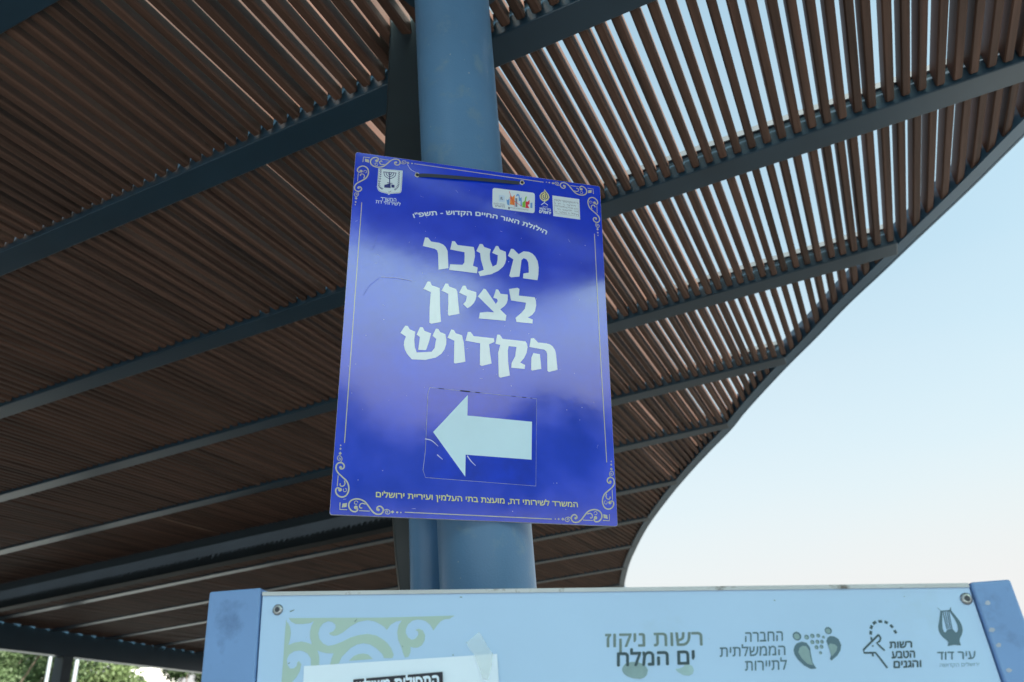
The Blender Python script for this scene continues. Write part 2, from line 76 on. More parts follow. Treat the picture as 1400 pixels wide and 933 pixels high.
class MB:
    def __init__(s): s.v = []; s.f = []
    def add(s, vs, fs):
        n = len(s.v); s.v += [Vector(v) for v in vs]; s.f += [tuple(i + n for i in f) for f in fs]
    def box(s, x0, x1, y0, y1, z0, z1):
        s.hexa([(x0,y0,z0),(x1,y0,z0),(x1,y1,z0),(x0,y1,z0)], [(x0,y0,z1),(x1,y0,z1),(x1,y1,z1),(x0,y1,z1)])
    def hexa(s, lo, hi):
        s.loft([lo, hi])
    def loft(s, rings, caps=True):
        n = len(rings[0]); vs = [p for r in rings for p in r]; fs = []
        for k in range(len(rings) - 1):
            for i in range(n):
                j = (i + 1) % n
                fs.append((k*n+i, k*n+j, (k+1)*n+j, (k+1)*n+i))
        if caps:
            fs.append(tuple(range(n - 1, -1, -1))); fs.append(tuple(range((len(rings)-1)*n, len(rings)*n)))
        s.add(vs, fs)
    def tube(s, a, b, r0, r1=None, n=24, caps=True):
        a, b = Vector(a), Vector(b); r1 = r0 if r1 is None else r1
        d = (b - a).normalized(); x = d.orthogonal().normalized(); y = d.cross(x)
        ring = lambda c, r: [c + (x*math.cos(t) + y*math.sin(t))*r for t in [2*math.pi*i/n for i in range(n)]]
        s.loft([ring(a, r0), ring(b, r1)], caps)
    def path_tube(s, pts, radii, n=10):
        rings = []
        for i, p in enumerate(pts):
            a = Vector(pts[max(i-1, 0)]); b = Vector(pts[min(i+1, len(pts)-1)]); d = (b - a).normalized()
            x = d.cross(Vector((0.31, .95, .12))).normalized(); y = d.cross(x)
            rings.append([Vector(p) + (x*math.cos(2*math.pi*k/n) + y*math.sin(2*math.pi*k/n))*radii[i] for k in range(n)])
        s.loft(rings)
    def build(s, name, m, parent=None, origin=None, smooth=False):
        return link(name, s.v, s.f, m, parent, origin, smooth)
def autosmooth(o, deg=40):
    me = o.data; bm = bmesh.new(); bm.from_mesh(me)
    for f in bm.faces: f.smooth = True
    for e in bm.edges:
        if len(e.link_faces) == 2 and e.calc_face_angle(0) > math.radians(deg): e.smooth = False
    bm.to_mesh(me); bm.free(); return o
def bevel(o, w, seg=2):
    md = o.modifiers.new('bevel', 'BEVEL'); md.width = w; md.segments = seg; md.limit_method = 'ANGLE'; md.angle_limit = math.radians(40)
    return o

# ---------------------------------------------------------------- materials
def mat(name, col, rough=.5, spec=.5, metal=0., var=.12, vscale=6., stretch=(1,1,1), bump=0., bscale=80., rvar=0., ior=1.5, dirt=None, dscale=3., dlo=.55, dhi=.75, alpha=1., coat=0.):
    m = bpy.data.materials.new(name); m.use_nodes = True
    nt = m.node_tree; P = nt.nodes['Principled BSDF']; N = nt.nodes.new; Lk = nt.links.new
    P.inputs['Roughness'].default_value = rough; P.inputs['Metallic'].default_value = metal
    P.inputs['Specular IOR Level'].default_value = spec; P.inputs['IOR'].default_value = ior
    P.inputs['Alpha'].default_value = alpha; P.inputs['Coat Weight'].default_value = coat
    tc = N('ShaderNodeTexCoord'); mp = N('ShaderNodeMapping'); mp.inputs['Scale'].default_value = stretch
    Lk(tc.outputs['Object'], mp.inputs['Vector'])
    nz = N('ShaderNodeTexNoise'); nz.inputs['Scale'].default_value = vscale; nz.inputs['Detail'].default_value = 6; nz.inputs['Roughness'].default_value = .6
    Lk(mp.outputs[0], nz.inputs['Vector'])
    mr = N('ShaderNodeMapRange'); mr.inputs['From Min'].default_value = .3; mr.inputs['From Max'].default_value = .7
    mr.inputs['To Min'].default_value = 1 - var; mr.inputs['To Max'].default_value = 1 + var
    Lk(nz.outputs['Fac'], mr.inputs['Value'])
    mx = N('ShaderNodeMix'); mx.data_type = 'RGBA'; mx.blend_type = 'MULTIPLY'; mx.inputs['Factor'].default_value = 1
    mx.inputs['A'].default_value = (*col, 1); Lk(mr.outputs[0], mx.inputs['B'])
    last = mx.outputs['Result']
    if dirt:
        n2 = N('ShaderNodeTexNoise'); n2.inputs['Scale'].default_value = dscale; n2.inputs['Detail'].default_value = 8; n2.inputs['Roughness'].default_value = .65
        Lk(mp.outputs[0], n2.inputs['Vector'])
        r2 = N('ShaderNodeMapRange'); r2.inputs['From Min'].default_value = dlo; r2.inputs['From Max'].default_value = dhi
        Lk(n2.outputs['Fac'], r2.inputs['Value'])
        m2 = N('ShaderNodeMix'); m2.data_type = 'RGBA'; Lk(r2.outputs[0], m2.inputs['Factor']); Lk(last, m2.inputs['A']); m2.inputs['B'].default_value = (*dirt, 1)
        last = m2.outputs['Result']
    Lk(last, P.inputs['Base Color'])
    if rvar:
        r3 = N('ShaderNodeMapRange'); r3.inputs['From Min'].default_value = .3; r3.inputs['From Max'].default_value = .7
        r3.inputs['To Min'].default_value = max(0, rough - rvar); r3.inputs['To Max'].default_value = rough + rvar
        Lk(nz.outputs['Fac'], r3.inputs['Value']); Lk(r3.outputs[0], P.inputs['Roughness'])
    if bump:
        n3 = N('ShaderNodeTexNoise'); n3.inputs['Scale'].default_value = bscale; n3.inputs['Detail'].default_value = 4
        Lk(mp.outputs[0], n3.inputs['Vector'])
        b = N('ShaderNodeBump'); b.inputs['Strength'].default_value = bump; b.inputs['Distance'].default_value = .002
        Lk(n3.outputs['Fac'], b.inputs['Height']); Lk(b.outputs[0], P.inputs['Normal'])
    return m
M = {}
M['pipe'] = mat('painted_steel_pipe', (.092,.215,.39), .33, var=.10, vscale=3, bump=.3, bscale=220, dirt=(.15,.26,.37), dscale=14, dlo=.56, dhi=.74)
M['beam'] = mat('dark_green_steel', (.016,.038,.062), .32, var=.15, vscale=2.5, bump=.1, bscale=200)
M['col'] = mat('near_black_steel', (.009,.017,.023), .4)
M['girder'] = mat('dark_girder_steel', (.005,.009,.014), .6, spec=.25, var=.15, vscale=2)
M['fascia'] = mat('dark_blue_steel', (.045,.095,.15), .3, var=.12, vscale=2)
M['cleat'] = mat('cleat_steel', (.10,.12,.14), .5)
M['wood'] = mat('brown_composite_wood', (.070,.036,.026), .6, spec=.3, var=.6, vscale=1.3, stretch=(20,.55,6), bump=.05, bscale=60)
M['sign_blue'] = mat('printed_blue_laminate', (.002,.048,.74), .115, spec=.5, ior=2.6, var=.2, vscale=5, bump=.2, bscale=6, rvar=.05)
M['sign_edge'] = mat('white_foam_board_edge', (.42,.42,.5), .6, dirt=(.12,.12,.2), dscale=30)
M['ink_white'] = mat('white_ink', (.72,.87,.99), .13, ior=2.5, spec=.5, var=.03)
M['ink_cream'] = mat('cream_ink', (.55,.56,.46), .15, ior=2.4, spec=.5, var=.1, vscale=60)
M['ink_yellow'] = mat('yellow_ink', (.70,.70,.34), .15, ior=2.2, spec=.5, var=.05)
M['ink_navy'] = mat('navy_ink', (.02,.035,.2), .25, spec=.8)
M['ink_black'] = mat('black_ink', (.012,.014,.03), .35)
M['c_orange'] = mat('orange_ink', (.75,.25,.06), .25); M['c_red'] = mat('red_ink', (.65,.05,.09), .25)
M['c_green'] = mat('green_ink', (.2,.5,.08), .25); M['c_blue'] = mat('light_blue_ink', (.15,.33,.7), .25)
M['c_ltblue'] = mat('pale_blue_ink', (.5,.66,.85), .25); M['c_grey'] = mat('grey_ink', (.2,.24,.34), .25)
M['scratch'] = mat('scratched_laminate', (.50,.56,.86), .3, ior=2.2); M['scuff'] = mat('scuffed_laminate', (.003,.050,.72), .24, ior=2.5)
M['film'] = mat('sticker_film_blue', (.002,.042,.68), .095, spec=.5, ior=2.45, var=.2, vscale=12, bump=.12, bscale=14)
M['film_rim'] = mat('sticker_film_rim', (.36,.4,.55), .3, var=.4, vscale=60)
M['arrow'] = mat('white_sticker', (.61,.84,.99), .22, spec=.5, var=.03, bump=.05, bscale=14)
M['strap'] = mat('black_strap_plastic', (.045,.06,.085), .22)
M['hole'] = mat('dark_hole', (.008,.008,.012), .8)
M['board'] = mat('pale_board_laminate', (.41,.60,.88), .3, spec=.6, var=.05, vscale=2, dirt=(.37,.54,.74), dscale=5, dlo=.62, dhi=.85)
M['board_rim'] = mat('board_rim', (.5,.53,.58), .45, dirt=(.13,.11,.1), dscale=24, dlo=.58, dhi=.68)
M['post'] = mat('blue_grey_post_paint', (.155,.29,.58), .36, var=.07, vscale=4, dirt=(.10,.19,.40), dscale=7, dlo=.6, dhi=.72, bump=.06, bscale=30)
M['orn'] = mat('olive_board_ink', (.37,.52,.50), .32, spec=.6, var=.04)
M['slate'] = mat('slate_board_ink', (.075,.15,.21), .35, var=.06); M['slate_dk'] = mat('dark_slate_board_ink', (.035,.075,.10), .35)
M['slate_lt'] = mat('light_slate_board_ink', (.22,.34,.38), .35, var=.1, vscale=30); M['grey_ink'] = mat('grey_green_board_ink', (.15,.22,.23), .35)
M['wave_lt'] = mat('pale_wave_ink', (.33,.50,.56), .35, var=.1, vscale=25)
M['blue_lt'] = mat('pale_slate_blue_ink', (.22,.36,.46), .35)
M['paper'] = mat('white_paper', (.70,.82,.99), .6, var=.03)
M['tape'] = mat('clear_tape', (.75,.85,.86), .15, alpha=.35, bump=.5, bscale=40)
M['screw'] = mat('zinc_screw', (.4,.42,.45), .3, metal=.9); M['screw_dk'] = mat('screw_recess', (.05,.06,.08), .5)
M['dent'] = mat('bare_metal_dent', (.4,.46,.6), .3, metal=.5)
M['trunk'] = mat('bark', (.09,.07,.05), .85, var=.3, vscale=8)
M['wall'] = mat('white_render', (.72,.70,.66), .8); M['roof'] = mat('flat_roof', (.4,.38,.36), .8); M['glass'] = mat('window_glass', (.04,.05,.06), .08)
M['pole'] = mat('galvanised_pole', (.35,.38,.42), .4, metal=.4)

# ---------------------------------------------------------------- ground and hill
def ground_mat():
    m = mat('stone_paving', (.055,.054,.052), .95, spec=.1, var=.2, vscale=.8, bump=.3, bscale=12)
    nt = m.node_tree; P = nt.nodes['Principled BSDF']; src = P.inputs['Base Color'].links[0].from_socket
    tc = nt.nodes.new('ShaderNodeTexCoord'); br = nt.nodes.new('ShaderNodeTexBrick'); br.inputs['Scale'].default_value = 1.6
    br.inputs['Color1'].default_value = (1,1,1,1); br.inputs['Color2'].default_value = (.86,.84,.8,1); br.inputs['Mortar'].default_value = (.45,.42,.38,1); br.inputs['Mortar Size'].default_value = .012
    nt.links.new(tc.outputs['Object'], br.inputs['Vector'])
    mx = nt.nodes.new('ShaderNodeMix'); mx.data_type = 'RGBA'; mx.blend_type = 'MULTIPLY'; mx.inputs['Factor'].default_value = 1
    nt.links.new(src, mx.inputs['A']); nt.links.new(br.outputs['Color'], mx.inputs['B']); nt.links.new(mx.outputs['Result'], P.inputs['Base Color'])
    return m
n = 96; vs = [(0,0,0)]; fs = []
for r in (15, 60, 250, 1000, 4000):
    vs += [(r*math.cos(2*math.pi*i/n), r*math.sin(2*math.pi*i/n), 0) for i in range(n)]
for i in range(n):
    j = (i+1) % n; fs.append((0, 1+i, 1+j))
    for k in range(4): fs.append((1+k*n+i, 1+(k+1)*n+i, 1+(k+1)*n+j, 1+k*n+j))
tag(link('ground', vs, fs, ground_mat()), kind='structure')
hm = mat('wooded_hillside', (.024,.034,.018), 1., spec=0., var=.5, vscale=.12, dirt=(.012,.018,.01), dscale=.25, dlo=.45, dhi=.6)
def hill(name, az0, az1, dist, height, depth, seed):
    r = random.Random(seed); nu, nv = 60, 8; V = []; Fc = []
    ph = [r.uniform(0, 6) for _ in range(4)]
    for i in range(nu + 1):
        a = math.radians(az0 + (az1 - az0)*i/nu)
        w = math.sin(math.pi*i/nu)**.4
        hh = height*w*(.75 + .2*math.sin(i*.21 + ph[0]) + .1*math.sin(i*.57 + ph[1]) + .05*math.sin(i*1.3 + ph[2]))
        for j in range(nv + 1):
            q = j/nv; d = dist + depth*q
            V.append((d*math.sin(a), d*math.cos(a), -.5 + hh*math.sin(min(1, q*1.6)*math.pi/2)**1.2))
    for i in range(nu):
        for j in range(nv):
            a = i*(nv+1)+j; Fc.append((a, a+1, a+nv+2, a+nv+1))
    return tag(link(name, V, Fc, hm, smooth=True), kind='structure')
hill('hillside', 134, 228, 120, 54, 180, 3)  # unseen hill behind the camera, shaped to darken the sign's lower reflection
hill('hillside', -70, -8, 150, 7, 160, 5)
hill('hillside', 205, 292, 46, 26, 70, 9)  # unseen hill rear left, added to block low sky and darken the left slats

pz = mat('bounce_sheet_surface', (.24,.245,.25), .5, var=.12, vscale=.6)  # pale surface of the two added light-bouncing sheets
q_ = [(-14.5, 9), (-8.5, 22), (-9, 43), (-60, 38), (-60, 4)]
cz = mat('rear_bounce_surface', (.30,.325,.35), .9, spec=.1, var=.12, vscale=.6)
tag(link('rear_bounce_sheet', [(-6, -1.2, .004), (5, -2.6, .004), (11, -24, .004), (-14, -24, .004)], [(0,1,2,3)], cz), kind='structure')  # unseen pale sheet behind the camera, added to bounce sun onto sign and board
tag(link('path', [(3.2, 1.0, .004), (12, -1, .004), (26, 20, .004), (16, 26, .004), (7, 12, .004)], [(0,1,2,3,4)], pz), kind='structure')  # unseen pale sheet at the right, added to bounce light onto the slats
tag(link('left_bounce_sheet', [(x, y, .004) for x, y in q_], [tuple(range(5))], pz), kind='structure')  # unseen pale sheet far left, added so the beams reflect brighter ground

# ---------------------------------------------------------------- pergola
EYE = Vector((0, 0, 1.6)); RZ = math.radians(-22.555)
XA = Vector((math.cos(RZ), math.sin(RZ), 0)); YA = Vector((-math.sin(RZ), math.cos(RZ), 0))
AZP = math.radians(-3.23); NV = Vector(D['sign_n']); SO = Vector(D['sign_o'])
# leaning pipe axis: it runs parallel to the sign and the sign lies on it
def pipe_c(z):   # centre, height z above the eye
    k = (.13 + NV.dot(SO) - NV.z*z)/(NV.x*math.sin(AZP) + NV.y*math.cos(AZP))
    return Vector((k*math.sin(AZP), k*math.cos(AZP), z)) + EYE
base = pipe_c(-1.6); base.z = 0
perg = empty('pergola', base, RZ)
tag(perg, 'large pergola of brown wooden slats on dark steel beams with a curved open edge', 'pergola')
def loc(p):      # world -> pergola frame
    d = Vector(p) - base; return Vector((d.dot(XA), d.dot(YA), d.z))
OX, OY = base.dot(XA), base.dot(YA)
EDGE = D['edge']
def x_edge(t):
    for (x0, t0), (x1, t1) in zip(EDGE, EDGE[1:]):
        if t0 <= t <= t1: return x0 + (x1-x0)*(t-t0)/(t1-t0)
    return EDGE[0][0] if t < EDGE[0][1] else EDGE[-1][0]
def t_edge(x):
    if x > EDGE[0][0]: return -9
    for (x0, t0), (x1, t1) in zip(EDGE, EDGE[1:]):
        if x1 <= x <= x0: return t0 + (t1-t0)*(x-x0)/(x1-x0)
    return EDGE[-1][1]
HH = 2.3
x_left = lambda t: -(5.27 + (t/HH - 3.56)*.203)*HH
t_left = lambda x: (((-x/HH) - 5.27)/.203 + 3.56)*HH       # left of this the roof has ended
ZB, ZT = 1.6 + HH, 1.6 + HH + .12
L = lambda x, t, z: (x - OX, t - OY, z)
TEND = EDGE[-1][1]
def pbox(mb, x0, x1, t0, t1, z0, z1): mb.box(x0-OX, x1-OX, t0-OY, t1-OY, z0, z1)
TB = [-.95, .0, 1.04, 2.0, 3.14, 4.32, 5.485, 6.555, 7.89, 9.13, 10.40, 11.73, 13.1, 14.5, 15.9]
BW = .135
GX = -3.9   # the deep girder ends here
for i, t in enumerate(TB):
    mb = MB(); xr = x_edge(t) - .03; xl = x_left(t) + .06
    if abs(t) < .01: continue
    if abs(t - 6.555) < .01: xl = GX
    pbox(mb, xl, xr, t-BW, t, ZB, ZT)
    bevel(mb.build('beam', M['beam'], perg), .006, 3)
    mb = MB(); pbox(mb, xl+.02, xr-.02, t-BW-.012, t-BW-.0005, ZT-.016, ZT+.012)     # light angle along the top of the near face
    mb.build('angle_strip', M['cleat'], perg)
# deep I girder on the left
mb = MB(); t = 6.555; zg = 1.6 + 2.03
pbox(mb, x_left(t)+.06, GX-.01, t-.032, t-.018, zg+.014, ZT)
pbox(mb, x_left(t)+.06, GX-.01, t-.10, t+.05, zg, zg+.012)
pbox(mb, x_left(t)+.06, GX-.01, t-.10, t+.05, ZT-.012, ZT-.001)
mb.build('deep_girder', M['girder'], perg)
# slats
PITCH = .0645; SW = .0355; SH = .088; ZS = ZB + .014
def slat_geo(x, t0, t1, dz, tilt, h):
    w = SW/2; c = .006
    prof = [(-w, c), (-w+c, 0), (w-c, 0), (w, c), (w, h), (-w, h)]
    return [[(x - OX + px + tilt*pz, tt - OY, ZS + dz + pz) for px, pz in prof] for tt in (t0, t1)]
def screen(p):
    d = Vector(p) - EYE; zf = d.dot(CF)
    if zf < .2: return None
    return (512 + 1024/1400*FPX*d.dot(CR)/zf, 341 - 1024/1400*FPX*d.dot(CU)/zf, zf)
segs = []
for k in range(len(TB) - 1):
    ta, tb = TB[k] + .003, TB[k+1] - BW - .014
    x = 3.6 + (k % 3)*.017
    off = 0
    while x > x_left(tb) + .1:
        x -= PITCH + rnd.gauss(0, .0026)
        if rnd.random() < .08: off = rnd.uniform(-.014, .014)
        else: off *= .3
        xx = x + off
        t1 = min(tb, t_edge(xx) - .13); t0 = max(ta, t_left(xx - .1) if xx < x_left(ta) + .1 else ta)
        if t1 - t0 < .06: continue
        dz = rnd.gauss(0, .0018) + (-.006 if rnd.random() < .07 else 0)
        g = slat_geo(xx, t0, t1, dz, rnd.gauss(0, .02), SH + rnd.gauss(0, .002))
        s = 0
        for q in range(7):
            tt = t0 + (t1-t0)*q/6
            w = base + XA*(xx-OX) + YA*(tt-OY); w.z = ZS
            sc = screen(w)
            if sc and 0 <= sc[0] <= 1024 and 0 <= sc[1] <= 682 and not (330 < sc[0] < 615 and 150 < sc[1] < 530) and sc[0] > 480: s += (t1-t0)/sc[2]**2
        segs.append((s, g))
segs.sort(key=lambda a: -a[0])
for s, g in segs[:100]:
    mb = MB(); mb.loft(g); mb.build('slat', M['wood'], perg)
mb = MB()
for s, g in segs[100:]: mb.loft(g)
tag(mb.build('slat_field', M['wood'], perg), kind='stuff')
# curved edge band
def smooth_pts(pts, n=6, closed=False):
    out = []; m = len(pts)
    P = lambda i: pts[i % m] if closed else pts[min(max(i, 0), m-1)]
    for i in range(m if closed else m-1):
        p0, p1, p2, p3 = P(i-1), P(i), P(i+1), P(i+2)
        for k in range(n):
            t = k/n
            out.append(tuple(.5*((2*b) + (-a+c)*t + (2*a-5*b+4*c-d)*t*t + (-a+3*b-3*c+d)*t**3) for a, b, c, d in zip(p0, p1, p2, p3)))
    if not closed: out.append(tuple(pts[-1]))
    return out
EP = smooth_pts([tuple(p) for p in EDGE], 6)
def offs(pts, d):
    out = []
    for i, p in enumerate(pts):
        a = pts[max(i-1, 0)]; b = pts[min(i+1, len(pts)-1)]; dx, dy = b[0]-a[0], b[1]-a[1]; l = math.hypot(dx, dy)
        out.append((p[0] - dy/l*d, p[1] + dx/l*d))
    return out
i1 = offs(EP, .012); i2 = offs(EP, .085)
mb = MB(); mb.loft([[L(*a, ZB+.002), L(*b, ZB+.002), L(*b, ZT+.07), L(*a, ZT+.07)] for a, b in zip(EP, i1)]); autosmooth(mb.build('edge_band', M['fascia'], perg))
mb = MB(); mb.loft([[L(*a, ZB+.004), L(*b, ZB+.004), L(*b, ZB+.014), L(*a, ZB+.014)] for a, b in zip(offs(EP, .013), i2)])
mb.loft([[L(*a, ZB+.015), L(*b, ZB+.015), L(*b, ZT-.01), L(*a, ZT-.01)] for a, b in zip(offs(EP, .075), offs(EP, .084))]); autosmooth(mb.build('edge_channel', M['fascia'], perg))
# eaves girder along the left side and its posts
mb = MB(); lo = []
for t in (-1.7, 6, 16.3):
    x = x_left(t); lo.append([L(x-.1, t, 1.6+1.955), L(x+.06, t, 1.6+1.955), L(x+.06, t, ZT+.09), L(x-.1, t, ZT+.09)])
mb.loft(lo); mb.build('eaves_girder', M['beam'], perg)
pm = mat('post_steel', (.03,.045,.065), .4)
for t in (9.49, 2.2, 16.0):
    x = x_left(t) - .02; mb = MB(); pbox(mb, x-.11, x+.11, t-.09, t+.09, 0, 1.6+1.953); bevel(mb.build('column', pm, perg), .006)
# front leaning pipe
mb = MB(); c0 = pipe_c(-1.6); c1 = pipe_c(2.27); mb.tube(loc(c0), loc(c1), .12, n=64)
d = (c1 - c0).normalized()
o = autosmooth(mb.build('column', M['pipe'], perg)); o['label'] = 'thick blue grey round steel pipe the blue sign is strapped to'
rs = random.Random(21)
pax = (c1 - c0).normalized(); pu = Vector((1, 0, 0)); pu = (pu - pax*pu.dot(pax)).normalized(); pv = pax.cross(pu)
chips = mat('paint_chip', (.30,.36,.42), .5)
V = []; Fc = []
for i in range(34):
    z = rs.choice((rs.uniform(1.5, 2.25), rs.uniform(-.3, .45))); a = rs.uniform(-2.9, -.2) if i else -1.2; s = rs.uniform(.0008, .0024); n0 = len(V); c_ = pipe_c(z)
    for q in range(6):
        t = 2*math.pi*q/6; aa = a + s*math.cos(t)/.12*rs.uniform(.6, 1.2); V.append(loc(c_ + pax*s*math.sin(t)*rs.uniform(.6, 1.6) + (pu*math.cos(aa) + pv*math.sin(aa))*.1204))
    Fc.append(tuple(range(n0, n0+6)))
tag(link('paint_chips', V, Fc, chips, o), kind='stuff')
mb = MB(); mb.tube(loc(pipe_c(2.272)), loc(pipe_c(2.294)), .19, n=48); mb.build('cap_plate', M['beam'], perg)
mb = MB(); mb.tube(loc(Vector((c0.x, c0.y, .002))), loc(Vector((c0.x, c0.y, .022))), .21, n=48); mb.build('base_plate', M['beam'], perg)
# dark box column behind the pipe (left outline measured at several heights)
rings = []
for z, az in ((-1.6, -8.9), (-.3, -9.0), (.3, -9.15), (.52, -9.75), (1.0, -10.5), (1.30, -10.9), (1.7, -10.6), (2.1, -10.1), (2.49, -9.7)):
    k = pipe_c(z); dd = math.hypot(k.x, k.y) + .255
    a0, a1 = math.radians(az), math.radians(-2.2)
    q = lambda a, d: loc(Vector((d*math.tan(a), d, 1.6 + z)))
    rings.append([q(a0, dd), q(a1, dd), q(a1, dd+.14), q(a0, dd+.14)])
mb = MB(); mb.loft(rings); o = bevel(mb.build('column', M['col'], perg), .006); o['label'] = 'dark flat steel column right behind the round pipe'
# drain pipe between the two, ending behind the sign
mb = MB(); z0 = pipe_c(.6); a = math.radians(-7.35); ddp = math.hypot(z0.x, z0.y) + .17
def dp(z):
    k = pipe_c(z); dd = math.hypot(k.x, k.y) + .165; return loc(Vector((dd*math.tan(a), dd, 1.6+z)))
mb.tube(dp(-1.6), dp(.92), .053, n=40); o = autosmooth(mb.build('drain_pipe', M['pipe'], perg))

# ---------------------------------------------------------------- flat artwork on a plane
def shapes_mesh(name, shapes, m, parent, frame, off, origin):
    V = []; Fc = []
    for sh in shapes:
        if sh[0] == 'poly':
            tri = tessellate_polygon([[Vector((p[0], p[1], 0)) for p in sh[1]]]); n0 = len(V)
            V += [frame(p[0], p[1], off) for p in sh[1]]; Fc += [tuple(i+n0 for i in t) for t in tri]
        elif sh[0] == 'stroke':
            pts, w = sh[1], sh[2]
            if len(sh) > 3 and sh[3]: pts = smooth_pts(pts, 6)
            n0 = len(V); N_ = len(pts)
            for i, p in enumerate(pts):
                a = pts[max(i-1, 0)]; b = pts[min(i+1, N_-1)]; dx, dy = b[0]-a[0], b[1]-a[1]; l = math.hypot(dx, dy) or 1
                ww = w if not (len(sh) > 4 and sh[4]) else w*(1 - sh[4]*i/(N_-1))
                V += [frame(p[0]-dy/l*ww/2, p[1]+dx/l*ww/2, off), frame(p[0]+dy/l*ww/2, p[1]-dx/l*ww/2, off)]
                if i: Fc.append((n0+2*i-2, n0+2*i, n0+2*i+1, n0+2*i-1))
        elif sh[0] == 'disc':
            (x, y), r = sh[1], sh[2]; n0 = len(V); k = 18
            V += [frame(x+r*math.cos(2*math.pi*i/k), y+r*math.sin(2*math.pi*i/k), off) for i in range(k)]; Fc.append(tuple(range(n0, n0+k)))
        elif sh[0] == 'tri':
            bw = sh[3] if len(sh) > 3 else 0
            for q, (dx, dy) in enumerate(((0,0),(bw,0),(-bw,0),(0,bw),(0,-bw)) if bw else ((0,0),)):
                n0 = len(V); V += [frame(p[0]+dx, p[1]+dy, off + q*.00004 + ly*.000012) for p, ly in zip(sh[1], sh[2][1])]; Fc += [tuple(i+n0 for i in f) for f in sh[2][0]]
    me = bpy.data.meshes.new(name); me.from_pydata([tuple(Vector(v)-Vector(origin)) for v in V], [], Fc); me.update(); me.materials.append(m)
    o = bpy.data.objects.new(name, me); COL.objects.link(o); o.parent = parent
    return o
def glyphs(s):
    """outline text -> (points with x 0..1 and letter height 1, faces, layer per point); overlapping strokes of a letter stay separate polygons"""
    rtl = any('\u0590' <= c <= '\u05ff' for c in s)
    def mk(t):
        cu = bpy.data.curves.new('text_source', 'FONT'); cu.body = t
        o = bpy.data.objects.new('text_source', cu); COL.objects.link(o); bpy.context.view_layer.update()
        cv = o.to_curve(bpy.context.evaluated_depsgraph_get()); polys = []
        for sp in cv.splines:
            bp = sp.bezier_points; n = len(bp); pts = []
            for q in range(n):
                a, c = bp[q], bp[(q+1) % n]
                straight = (a.handle_right-a.co).length < 1e-5 and (c.handle_left-c.co).length < 1e-5
                l1 = (c.co-a.co); cr_ = abs(l1.cross(a.handle_right-a.co).z) + abs(l1.cross(c.handle_left-c.co).z)
                seg = [a.co.copy()] if straight or cr_ < 1e-6 else interpolate_bezier(a.co, a.handle_right, c.handle_left, c.co, 6)[:-1]
                pts += [(p.x, p.y) for p in seg]
            polys.append(pts)
        o.to_curve_clear(); bpy.data.objects.remove(o); bpy.data.curves.remove(cu); return polys
    area = lambda p: sum(p[i-1][0]*p[i][1]-p[i][0]*p[i-1][1] for i in range(len(p)))/2
    def inside(pt, p):
        c = False
        for i in range(len(p)):
            (x0, y0), (x1, y1) = p[i-1], p[i]
            if (y0 > pt[1]) != (y1 > pt[1]) and pt[0] < (x1-x0)*(pt[1]-y0)/(y1-y0)+x0: c = not c
        return c
    polys = mk(s[::-1] if rtl else s); h = max(p[1] for q in mk('ה' if rtl else 'x') for p in q)
    sgn = 1 if sum(1 if area(p) > 0 else -1 for p in polys) >= 0 else -1
    if max(polys, key=lambda p: abs(area(p))) and area(max(polys, key=lambda p: abs(area(p))))*sgn < 0: sgn = -sgn
    outer = [p for p in polys if area(p)*sgn > 0]; holes = [p for p in polys if area(p)*sgn <= 0]
    lone = [q for q in holes if not any(inside(q[0], p) for p in outer)]; outer += lone; holes = [q for q in holes if q not in lone]
    V = []; Fc = []; Ly = []
    for k, p in enumerate(outer):
        hs_ = [q for q in holes if inside(q[0], p)]
        tri = tessellate_polygon([[Vector((x, y, 0)) for x, y in q] for q in [p] + hs_]); n0 = len(V)
        for q in [p] + hs_: V += q; Ly += [k % 3]*len(q)
        Fc += [tuple(i+n0 for i in t) for t in tri]
    x0 = min(p[0] for p in V); x1 = max(p[0] for p in V)
    return [((p[0]-x0)/(x1-x0), p[1]/h) for p in V], (Fc, Ly)
def text(key, bold=0.0):      # bold in mm
    s, pl, pr, pt = D['text'][key]; v, f = glyphs(s)
    return ('tri', [(pl[0]+(pr[0]-pl[0])*a+(pt[0]-pl[0])*b, pl[1]+(pr[1]-pl[1])*a+(pt[1]-pl[1])*b) for a, b in v], f, bold)

# ---------------------------------------------------------------- direction sign
SU, SV = Vector(D['sign_u']), Vector(D['sign_v'])
def SF(U, V, off): return SO + EYE + SU*(U/1000) + SV*(V/1000) - NV*off
so = SF(364, 969, -.003)
sign = empty('direction_sign', so)
tag(sign, 'blue sign with big white Hebrew words and a white arrow, strapped to the round pipe', 'sign')
cs = D['sign_c']; mb = MB()
def rr(c, r=5):   # slightly worn corners
    out = []
    for i in range(4):
        p, a, b = Vector(c[i]), Vector(c[i-1]), Vector(c[(i+1) % 4])
        out += [p + (a-p).normalized()*r, p + (a-p).normalized()*r*.3 + (b-p).normalized()*r*.3, p + (b-p).normalized()*r]
    return out
ring = rr(cs)
mb.loft([[SF(p[0], p[1], -.010) for p in ring], [SF(p[0], p[1], -.0004) for p in ring]])
mb.build('panel', M['sign_edge'], sign, so)
ring2 = [Vector((357, 485)) + (p - Vector((357, 485)))*.9985 for p in ring]
shapes_mesh('printed_face', [('poly', ring2)], M['sign_blue'], sign, SF, 0, so)
A1, A2, A3, A4 = .0004, .0007, .001, .0013
sh = [('poly', p) for p in D['big']]
